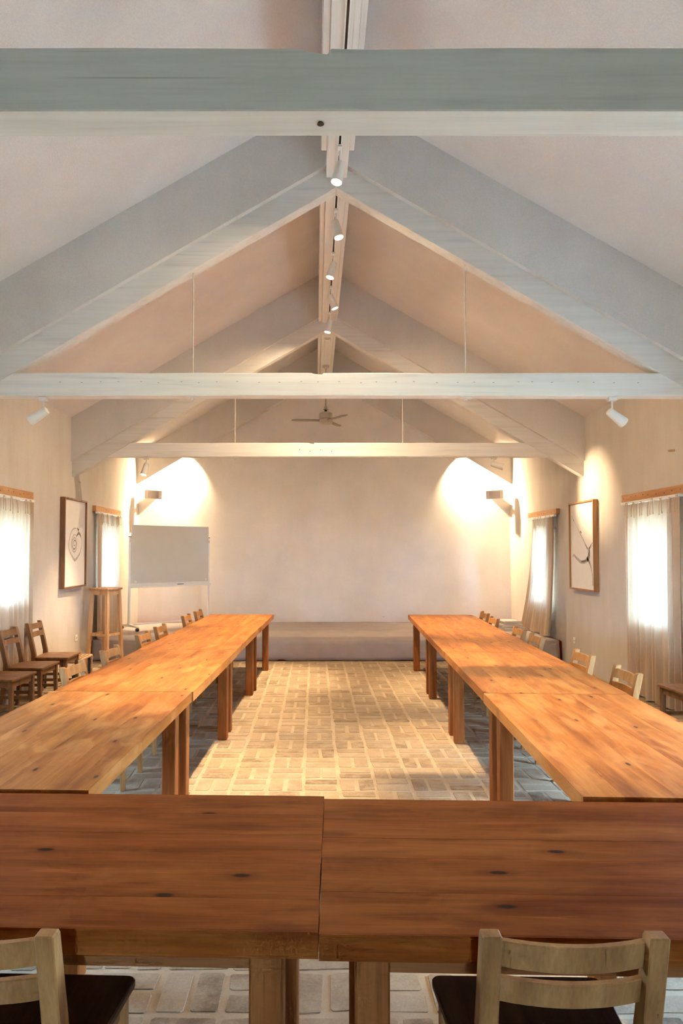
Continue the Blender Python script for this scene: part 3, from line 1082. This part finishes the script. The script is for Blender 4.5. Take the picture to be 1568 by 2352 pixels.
# low cane stool
t = thing('cane_stool', 'low cane stool with bound rod corners beside the left wall chairs', 'stool', (-3.04, 8.47, 0.004))
hx, hy, hz = 0.20, 0.28, 0.30
for sx in (-1, 1):
    for sy in (-1, 1):
        lg = MB().tube([(sx * hx, sy * hy, 0), (sx * hx, sy * hy, hz - 0.02), (sx * (hx - 0.012), sy * (hy - 0.012), hz)], 0.014, 8).build('leg', M['cane'], t, smooth=True)
        MB().tube([(sx * (hx - 0.03), sy * hy, 0.005), (sx * (hx - 0.03), sy * hy, hz - 0.03)], 0.02, 6).build('dark_post', M['black'], lg)
        bd = MB()
        for k in range(4):
            bd.lathe([(0.021, -0.005), (0.021, 0.005)], 10, Matrix.Translation((sx * hx, sy * hy, hz - 0.01 - k * 0.010)))
        bd.build('binding', M['cane'], lg, fix=False)
for s in (-1, 1):
    MB().tube([(s * hx, -hy, hz), (s * hx, hy, hz)], 0.016, 8).build('rail', M['cane'], t, smooth=True)
    MB().tube([(-hx, s * hy, hz), (hx, s * hy, hz)], 0.016, 8).build('rail', M['cane'], t, smooth=True)
    MB().tube([(-hx, s * hy, 0.10), (hx, s * hy, 0.10)], 0.012, 8).build('stretcher', M['black'], t, smooth=True)
for k in range(7):
    x = -hx + 0.05 + k * (2 * hx - 0.1) / 6
    MB().tube([(x, -hy, hz + 0.004), (x, hy, hz + 0.004)], 0.010, 6).build('seat_rod', M['cane'], t, smooth=True)

# ------------------------------------------------------------------ stage
t = thing('stage', 'low stage platform with red carpet across the end of the hall', 'stage', (0, 0, 0))
MB().box(XL + 0.005, XR - 0.005, STAGE_Y + 0.02, YB - 0.004, 0.0, STAGE_Z - 0.012).build('platform', M['red'], t, bevel=0.004)


def stage_cloth():
    r = random.Random(11)
    nx, prof = 110, []
    mb = MB()
    vs, fs = [], []
    x0, x1 = XL + 0.02, XR - 0.05
    ny = 22
    rows = 6 + ny
    for i in range(nx + 1):
        u = i / nx
        x = x0 + (x1 - x0) * u
        hem = 0.006 + 0.010 * max(0, sin(x * 5.1 + 1.0)) * max(0, sin(x * 1.7)) + r.uniform(0, 0.004)
        if abs(x + 0.50) < 0.045:
            hem = 0.024
        back = 12.846 - 0.15 * min(1.0, max(0.0, (abs(x - 0.35) - 0.45) / 0.8)) - 0.012 * (1 + sin(x * 4.3))
        bulge = 0.012 * sin(x * 3.3) + 0.008 * sin(x * 9.1 + 1)
        edge = 0.0
        if x < XL + 0.6 or x > XR - 0.55:
            edge = 0.03
        for j in range(6):
            v = j / 5
            z = hem + (STAGE_Z - 0.012 - hem) * v
            y = STAGE_Y - 0.004 - (1 - v) * (0.012 + abs(bulge)) - 0.010 * sin(v * pi) * (1 + sin(x * 6.7)) - edge * (1 - v) * abs(sin(x * 11))
            vs.append((x, y, z))
        for j in range(ny):
            v = (j + 0.35) / (ny - 0.65)
            y = STAGE_Y + 0.006 + (back - STAGE_Y) * v
            z = STAGE_Z + 0.002 + 0.004 * sin(x * 2.1 + y * 3.0) * sin(y * 2.3) + 0.002 * sin(x * 7 + y)
            z += 0.02 * math.exp(-((x - 3.3) / 0.2) ** 2 - ((y - 10.35) / 0.15) ** 2)
            vs.append((x, y, z))
    for i in range(nx):
        for j in range(rows - 1):
            a = i * rows + j
            fs.append((a, a + rows, a + rows + 1, a + 1))
    mb.add(vs, fs)
    o = mb.build('stage_cloth', M['stagecloth'], smooth='all', fix=False)
    sm = o.modifiers.new('thickness', 'SOLIDIFY')
    sm.thickness = 0.004
    sm.offset = -1
    return tag(o, 'pale grey felt cloth spread over the stage and hanging down its front', 'cloth')


stage_cloth()


def blanket(label, loc, w, d, h, rz, folds=2):
    t = thing('folded_blanket', label, 'blanket', loc, rz, 'folded cloths on the stage')
    for k in range(folds):
        z = k * h / folds
        hh = h / folds
        mb = MB()
        n, m = 10, 8
        vs, fs = [], []
        prof = []
        for a in range(m):
            an = pi / 2 + pi * a / (m - 1)
            prof.append((-w / 2 + hh * 0.5 * cos(an), hh / 2 + hh * 0.47 * sin(an)))
        prof += [(w / 2, 0.003), (w / 2 + 0.01, hh / 2), (w / 2, hh - 0.003)]
        for i in range(n + 1):
            y = -d / 2 + d * i / n
            for px, pz in prof:
                vs.append((px + 0.008 * sin(i * 1.3 + k), y, z + pz + 0.003 * sin(i * 0.9 + px * 9)))
        L = len(prof)
        for i in range(n):
            for a in range(L):
                b = (a + 1) % L
                fs.append((i * L + a, i * L + b, (i + 1) * L + b, (i + 1) * L + a))
        fs += [tuple(range(L)), tuple(range((n + 1) * L - 1, n * L - 1, -1))]
        mb.add(vs, fs).build('fold', M['blanket'], t, smooth=True)


blanket('folded pale blanket at the bottom of the pile beside the far right curtain', (3.28, 11.55, STAGE_Z + 0.008), 0.34, 0.42, 0.055, 0.1)
blanket('folded pale blanket in the middle of the pile beside the far right curtain', (3.26, 11.56, STAGE_Z + 0.066), 0.32, 0.40, 0.05, 0.03)
blanket('folded pale blanket on top of the pile beside the far right curtain', (3.25, 11.57, STAGE_Z + 0.119), 0.30, 0.38, 0.045, 0.16)

# ------------------------------------------------------------------ whiteboard on wheels
pL, pR = Vector((-3.075, 11.38)), Vector((-1.93, 12.47))
mid = (pL + pR) / 2
BLn = (pR - pL).length
t = thing('whiteboard', 'white rolling whiteboard with tray standing on the stage, left', 'whiteboard', (mid.x, mid.y, STAGE_Z + 0.01), atan2((pR - pL).y, (pR - pL).x))
hb = BLn / 2
bo = MB().box(-hb + 0.02, hb - 0.02, -0.012, 0.012, 0.775, 1.755).build('board', M['board'], t, bevel=0.004)
for x in (-hb + 0.09, hb - 0.09):
    MB().lathe([(0.0, 0.0), (0.022, 0.0), (0.022, 0.012), (0.0, 0.016)], 14, Matrix.Translation((x, -0.013, 0.80)) @ Matrix.Rotation(pi / 2, 4, 'X')).build('clip', M['white'], bo, smooth=True)
tr = MB().box(-hb + 0.01, hb - 0.01, -0.075, -0.012, 0.70, 0.712).box(-hb + 0.01, hb - 0.01, -0.022, -0.012, 0.712, 0.775).box(-hb + 0.01, hb - 0.01, -0.08, -0.072, 0.70, 0.735).build('tray', M['white'], t, fix=False)
for x in (-hb, hb):
    MB().box(x - 0.018, x + 0.018, 0.0, 0.036, 0.085, 1.55).build('post', M['whitemetal'], t, bevel=0.004)
    MB().box(x - 0.020, x + 0.020, -0.002, 0.038, 1.55, 1.562).build('post_cap', M['black'], t)
    s = 1 if x < 0 else -1
    MB().box(min(x, x + s * 0.07), max(x, x + s * 0.07), -0.024, 0.0, 1.46, 1.51).build('clamp', M['speaker'], t, bevel=0.003)
    ft = MB().prism([(-0.28, 0.062), (0.28, 0.062), (0.28, 0.075), (0.03, 0.105), (-0.03, 0.105), (-0.28, 0.075)], x - 0.02, x + 0.02, 'x').build('foot', M['whitemetal'], t)
    for y in (-0.26, 0.26):
        MB().lathe([(0.0, -0.022), (0.026, -0.022), (0.029, -0.012), (0.029, 0.012), (0.026, 0.022), (0.0, 0.022)], 16, Matrix.Translation((x, y, 0.029)) @ Matrix.Rotation(pi / 2, 4, 'Y')).build('caster', M['black'], ft, smooth=True)
        MB().tube([(x, y, 0.035), (x, y, 0.066)], 0.008, 8).build('caster_stem', M['grey'], ft)
MB().box(-hb + 0.02, hb - 0.02, 0.006, 0.030, 0.075, 0.10).build('crossbar', M['whitemetal'], t)
# things on the tray
er = MB().box(-0.055, 0.055, -0.025, 0.02, 0, 0.03).build('board_eraser', M['black'], bevel=0.004)
tag(er, 'black felt eraser lying on the whiteboard tray', 'eraser')
Rw = Matrix.Rotation(atan2((pR - pL).y, (pR - pL).x), 4, 'Z')
er.location = Vector((mid.x, mid.y, STAGE_Z + 0.01 + 0.712)) + Rw @ Vector((0.16, -0.045, 0.001))
er.rotation_euler = (0, 0, atan2((pR - pL).y, (pR - pL).x))
for k, x in enumerate((-0.60, -0.44, -0.12)):
    mk = MB().tube([(-0.065, 0, 0), (0.03, 0, 0), (0.035, 0, 0), (0.065, 0, 0)], [0.009, 0.009, 0.0095, 0.008], 10).build('marker_pen', M['grey'], smooth=True)
    tag(mk, ['grey marker pen on the whiteboard tray, leftmost', 'grey marker pen on the whiteboard tray, second from left', 'grey marker pen on the whiteboard tray, nearest the eraser'][k], 'marker', 'marker pens on the tray')
    mk.location = Vector((mid.x, mid.y, STAGE_Z + 0.01 + 0.7225)) + Rw @ Vector((x, -0.05, 0))
    mk.rotation_euler = (0, 0, atan2((pR - pL).y, (pR - pL).x))

# ------------------------------------------------------------------ corner speakers
for s, x in ((-1, -2.955), (1, 3.285)):
    t = thing('wall_speaker', 'small beige speaker with curved front in the %s stage corner' % ('left' if s < 0 else 'right'), 'speaker', (x, 12.52, 2.672), -s * 0.12 + 0.0, 'corner speakers')
    t.rotation_euler = (radians(6), s * radians(3) * -1, s * -0.10)
    n = 12
    fr = []
    for k in range(n + 1):
        u = -1 + 2 * k / n
        fr.append((u * 0.155, -0.09 - 0.022 * (1 - u * u)))
    MB().prism(fr + [(0.145, 0.07), (-0.145, 0.07)], -0.078, 0.078, 'z').build('cabinet', M['speaker'], t, bevel=0.004)
    fr2 = [(p[0] * 0.86, p[1] - 0.003) for p in fr]
    MB().prism(fr2 + [(p[0], p[1] + 0.004) for p in reversed(fr2)], -0.066, 0.066, 'z').build('grille', M['stagecloth'], t)
    MB().box(0.045, 0.095, -0.112, -0.106, -0.022, -0.014).build('badge', M['grey'], t)
    MB().box(-0.02, 0.02, 0.07, 0.16, -0.02, 0.02).box(-0.045, 0.045, 0.16, 0.33, -0.045, 0.045).build('bracket', M['white'], t, fix=False)
    MB().tube([(s * 0.10, 0.07, 0.05), (s * 0.16, 0.16, 0.14), (s * 0.12, 0.26, 0.20), (s * 0.22, 0.30, 0.17), (s * 0.28, 0.30, 0.26)], 0.004, 6).build('cable', M['white'], t, smooth=True)


# ------------------------------------------------------------------ curtains and rails
def rail(side, y0, y1, z, label):
    s = 1 if side == 'L' else -1
    x = XL if side == 'L' else XR
    t = thing('curtain_rail', label, 'curtain rail', (x, (y0 + y1) / 2, z), 0, 'curtain rails')
    hl = (y1 - y0) / 2
    bd = MB().box(min(s * 0.001, s * 0.058), max(s * 0.001, s * 0.058), -hl, hl, -0.085, 0.0).build('board', M['rail'], t, bevel=0.003)
    r = random.Random(int(y0 * 10))
    for k in range(9):
        y, zz = -hl + 0.08 + k * (2 * hl - 0.16) / 8 + r.uniform(-0.04, 0.04), -0.03 - r.random() * 0.03
        MB().box(min(s * 0.056, s * 0.0595), max(s * 0.056, s * 0.0595), y - 0.006, y + 0.006, zz - 0.006, zz + 0.006).build('nail_head', M['black'], bd)
    MB().box(min(s * 0.04, s * 0.082), max(s * 0.04, s * 0.082), -hl + 0.03, hl - 0.03, -0.118, -0.088).build('track', M['white'], t, bevel=0.003)
    return t


def curtain(side, top, bot, ztop, zbot, folds, seed, label, amp=0.030, sway=0.0, ease=1.6):
    s = 1 if side == 'L' else -1
    x = XL if side == 'L' else XR
    t = thing('curtain', label, 'curtain', (x, 0, 0), 0, 'linen curtains')
    r = random.Random(seed)
    nu, nv = 150, 46
    ph = [r.uniform(0, 6.28) for _ in range(6)]
    vs, fs = [], []

    def pos(u, v):
        e = v ** ease
        y0 = top[0] + (bot[0] - top[0]) * e
        y1 = top[1] + (bot[1] - top[1]) * e
        y = y0 + (y1 - y0) * u
        w = folds * 2 * pi * u
        a = amp * (0.75 + 0.55 * v)
        f = sin(w + ph[0] + 0.8 * sin(w * 0.31 + ph[1])) * 0.65 + 0.35 * sin(w * 0.43 + ph[2] + v * 0.7) + 0.22 * sin(w * 2.1 + ph[3]) * (1 - v)
        out = 0.070 + a * f + 0.010 * v + sway * (v ** 2)
        out = max(0.012, out)
        y += 0.008 * sin(w * 0.5 + ph[4] + 2 * v) + 0.012 * sin(5 * v + ph[5]) * (v)
        z = ztop + (zbot - ztop) * v
        if v == 0:
            z += 0.006 * sin(w * 1.0)
        if v == 1:
            z += 0.012 * sin(w * 0.37 + ph[1])
        return Vector((s * out, y, z))
    for i in range(nu + 1):
        for j in range(nv + 1):
            vs.append(pos(i / nu, j / nv))
    for i in range(nu):
        for j in range(nv):
            a = i * (nv + 1) + j
            fs.append((a, a + 1, a + nv + 2, a + nv + 1))
    mb = MB()
    mb.add(vs, fs)
    mb.build('fabric', M['curtain'], t, smooth='all', fix=False)
    n = 8
    for k in range(n):
        u = (k + 0.3 + r.uniform(-0.1, 0.1)) / n
        p = pos(u, 0.0)
        tm = MB()
        for d in (-1, 1):
            q = Vector((p.x + s * 0.016, p.y + d * 0.012, p.z + 0.012))
            e = Vector((p.x + s * (0.022 + r.uniform(0, .006)), p.y + d * (0.020 + r.uniform(0, 0.015)), p.z - 0.10 - r.uniform(0, 0.05)))
            tm.tube([q, (q + e) / 2 + Vector((s * 0.004, d * 0.008, 0)), e], 0.0032, 5)
            tm.tube([e, e + Vector((0, d * 0.004, -0.014))], [0.0065, 0.004], 6)
        tm.tube([Vector((p.x + s * 0.016, p.y - 0.014, p.z + 0.012)), Vector((p.x + s * 0.018, p.y + 0.014, p.z + 0.012))], 0.005, 6)
        tm.build('tie_tab', M['curtain'], t, smooth=True, fix=False)
    return t


rail('L', 6.55, 7.905, 2.305, 'pine curtain rail over the near left window')
rail('L', 10.17, 11.48, 2.308, 'pine curtain rail over the far left window')
rail('R', 6.695, 8.04, 2.282, 'pine curtain rail over the near right window')
rail('R', 10.235, 11.60, 2.270, 'pine curtain rail over the far right window')
curtain('L', (6.55, 7.85), (6.55, 7.84), 2.185, 0.03, 10, 1, 'beige linen curtain at the near left window, behind the wall chairs')
curtain('L', (10.22, 11.42), (10.22, 11.42), 2.188, STAGE_Z + 0.02, 9, 2, 'beige linen curtain at the far left window, behind the tall stool')
curtain('R', (6.71, 7.93), (6.73, 7.92), 2.162, 0.03, 10, 3, 'beige linen curtain hanging straight at the near right window')
curtain('R', (10.30, 11.28), (10.38, 11.78), 2.15, STAGE_Z + 0.02, 8, 4, 'beige linen curtain flaring out at the bottom at the far right window', 0.024, 0.05)


# ------------------------------------------------------------------ framed drawings
def ribbon(mb, pts, w, toplane, n=6):
    """smooth flat stroke; pts in 0..1, w widths"""
    P = [Vector(p) for p in pts]
    out = []
    for i in range(len(P) - 1):
        p0, p1, p2, p3 = P[max(i - 1, 0)], P[i], P[i + 1], P[min(i + 2, len(P) - 1)]
        w1, w2 = w[i], w[i + 1]
        for k in range(n):
            u = k / n
            q = 0.5 * ((2 * p1) + (p2 - p0) * u + (2 * p0 - 5 * p1 + 4 * p2 - p3) * u * u + (-p0 + 3 * p1 - 3 * p2 + p3) * u ** 3)
            out.append((q, w1 + (w2 - w1) * u))
    out.append((P[-1], w[-1]))
    vs, fs = [], []
    for i, (q, ww) in enumerate(out):
        a = out[min(i + 1, len(out) - 1)][0] - out[max(i - 1, 0)][0]
        a.normalize()
        nn = Vector((-a.y, a.x))
        vs += [toplane(q + nn * ww / 2), toplane(q - nn * ww / 2)]
    for i in range(len(out) - 1):
        fs.append((2 * i, 2 * i + 1, 2 * i + 3, 2 * i + 2))
    mb.add(vs, fs)


def picture(side, y0, y1, z0, z1, mat, label, strokes):
    s = 1 if side == 'L' else -1
    x = XL if side == 'L' else XR
    t = thing('framed_drawing', label, 'picture', (x, (y0 + y1) / 2, z0))
    w, h, d, fw = (y1 - y0) / 2, z1 - z0, 0.07, 0.022

    def bx(a, b, c, e, f, g):
        return (min(s * a, s * b), max(s * a, s * b), c, e, f, g)
    for args in (bx(0.002, d, -w, -w + fw, 0, h), bx(0.002, d, w - fw, w, 0, h), bx(0.002, d, -w + fw, w - fw, 0, fw), bx(0.002, d, -w + fw, w - fw, h - fw, h)):
        MB().box(*args).build('frame_side', mat, t, bevel=0.002)
    pa = MB().box(*bx(0.002, d - 0.022, -w + fw, w - fw, fw, h - fw)).build('paper', M['paper'], t)
    pw, ph = 2 * (w - fw), h - 2 * fw
    for kind in ('ink', 'inkpale'):
        mb = MB()
        for kk, pts, ws in strokes:
            if kk != kind:
                continue
            # u runs left to right as one faces the picture
            def tp(q):
                y = -pw / 2 + q.x if side == 'L' else pw / 2 - q.x
                return (s * (d - 0.0212 - (0.0004 if kind == 'inkpale' else 0)), y, h - fw - q.y)
            ribbon(mb, [(p[0] * pw, p[1] * ph) for p in pts], ws, tp)
        mb.build('ink_stroke', M[kind], pa, fix=False)
    return t


def nl(pts):      # crop pixels -> unit square, left picture
    return [((x - 248) / 415.0, (y - 262) / 1690.0) for x, y in pts]


apple = [
    ('inkpale', nl([(490, 812), (440, 815), (395, 865), (358, 985), (340, 1150), (358, 1265), (405, 1360), (455, 1440), (500, 1405), (560, 1300), (595, 1150), (592, 1030), (565, 945)]), [.012, .018, .020, .022, .022, .026, .034, .040, .036, .024, .014, .016, .03]),
    ('ink', nl([(578, 985), (560, 930), (530, 905), (500, 940), (485, 985)]), [.012, .034, .040, .030, .010]),
    ('inkpale', nl([(495, 960), (440, 940), (405, 1010), (392, 1110), (405, 1225), (445, 1280), (485, 1225), (498, 1110), (480, 1020), (440, 995)]), [.010, .014, .016, .020, .022, .026, .022, .018, .016, .012]),
    ('ink', nl([(440, 995), (410, 1060), (408, 1150), (435, 1225), (470, 1190), (480, 1100), (455, 1045), (430, 1090), (440, 1155), (462, 1140)]), [.010, .014, .016, .018, .016, .014, .018, .014, .012, .008]),
    ('ink', nl([(500, 800), (520, 840), (525, 868)]), [.010, .034, .006]),
    ('ink', nl([(540, 815), (515, 838)]), [.008, .020]),
    ('inkpale', nl([(462, 1770), (452, 1790)]), [.008, .006]),
]


def nr(pts):
    return [((x - 905) / 385.0, (y - 195 - (1285 - x) * 0.08) / (1390.0)) for x, y in pts]


branch = [
    ('inkpale', nr([(922, 405), (945, 455), (1010, 590), (1060, 690), (1110, 790), (1150, 880), (1182, 945)]), [.010, .008, .004, .014, .018, .022, .030]),
    ('ink', nr([(955, 470), (964, 500)]), [.018, .012]),
    ('ink', nr([(1072, 670), (1090, 700)]), [.030, .014]),
    ('ink', nr([(1150, 880), (1172, 930), (1185, 950)]), [.010, .016, .03]),
    ('inkpale', nr([(1284, 815), (1240, 885), (1205, 950)]), [.014, .018, .030]),
    ('ink', nr([(1240, 885), (1222, 925), (1200, 950)]), [.010, .022, .02]),
    ('inkpale', nr([(1285, 850), (1228, 945)]), [.006, .008]),
    ('inkpale', nr([(1200, 945), (1205, 1010), (1200, 1080), (1170, 1125)]), [.075, .070, .075, .060]),
    ('ink', nr([(1212, 960), (1206, 1030), (1192, 1105)]), [.020, .045, .040]),
    ('inkpale', nr([(1190, 1105), (1150, 1150), (1085, 1172), (1030, 1140), (985, 1098), (955, 1072), (938, 1098)]), [.060, .055, .050, .040, .034, .034, .022]),
    ('ink', nr([(1165, 1135), (1120, 1160), (1075, 1165)]), [.020, .030, .012]),
    ('inkpale', nr([(1190, 1115), (1222, 1200), (1245, 1300), (1255, 1400), (1255, 1520)]), [.050, .040, .026, .026, .030]),
    ('ink', nr([(1200, 1120), (1222, 1190)]), [.024, .010]),
]
picture('L', 8.885, 9.745, 1.133, 2.336, M['framedark'], 'ink drawing of a fruit spiral in a deep dark wood frame, left wall', apple)
picture('R', 8.845, 9.705, 1.098, 2.302, M['frameoak'], 'ink drawing of a forked branch in a deep oak frame, right wall', branch)


# ------------------------------------------------------------------ sockets and small wall marks
def socket(label, loc, rz):
    t = thing('wall_socket', label, 'socket', loc, rz, 'wall sockets')
    pl = MB().box(-0.043, 0.043, -0.009, 0, -0.043, 0.043).build('plate', M['white'], t, bevel=0.004)
    for x in (-0.012, 0.012):
        MB().box(x - 0.003, x + 0.003, -0.0105, -0.008, -0.008, 0.008).build('slot', M['black'], pl)


socket('white wall socket on the stage wall, right of the middle', (1.285, YB, 0.40), 0)
socket('white wall socket on the stage wall behind the left table row end', (-0.77, YB, 0.42), 0)
socket('white wall socket low on the right wall under the oak frame', (XR, 9.72, 0.36), pi / 2 * -1)
socket('white wall socket low on the left wall beside the tall stool', (XL, 9.55, 0.42), pi / 2)
for lb, loc, rz, w in (('small tan tape strip on the right wall above the near curtain', (XR, 7.0, 2.66), -pi / 2, 0.14),
                       ('small tan tape strip on the left wall under the far rafter', (XL, 9.62, 2.60), pi / 2, 0.09),
                       ('small tan tape strip on the left wall at the picture edge', (XL, 7.10, 2.62), pi / 2, 0.10)):
    o = MB().box(-w / 2, w / 2, -0.002, 0, -0.012, 0.012).build('tape_strip', M['cane'], bevel=0)
    o.location = loc
    o.rotation_euler = (0, 0.1, rz)
    tag(o, lb, 'tape')
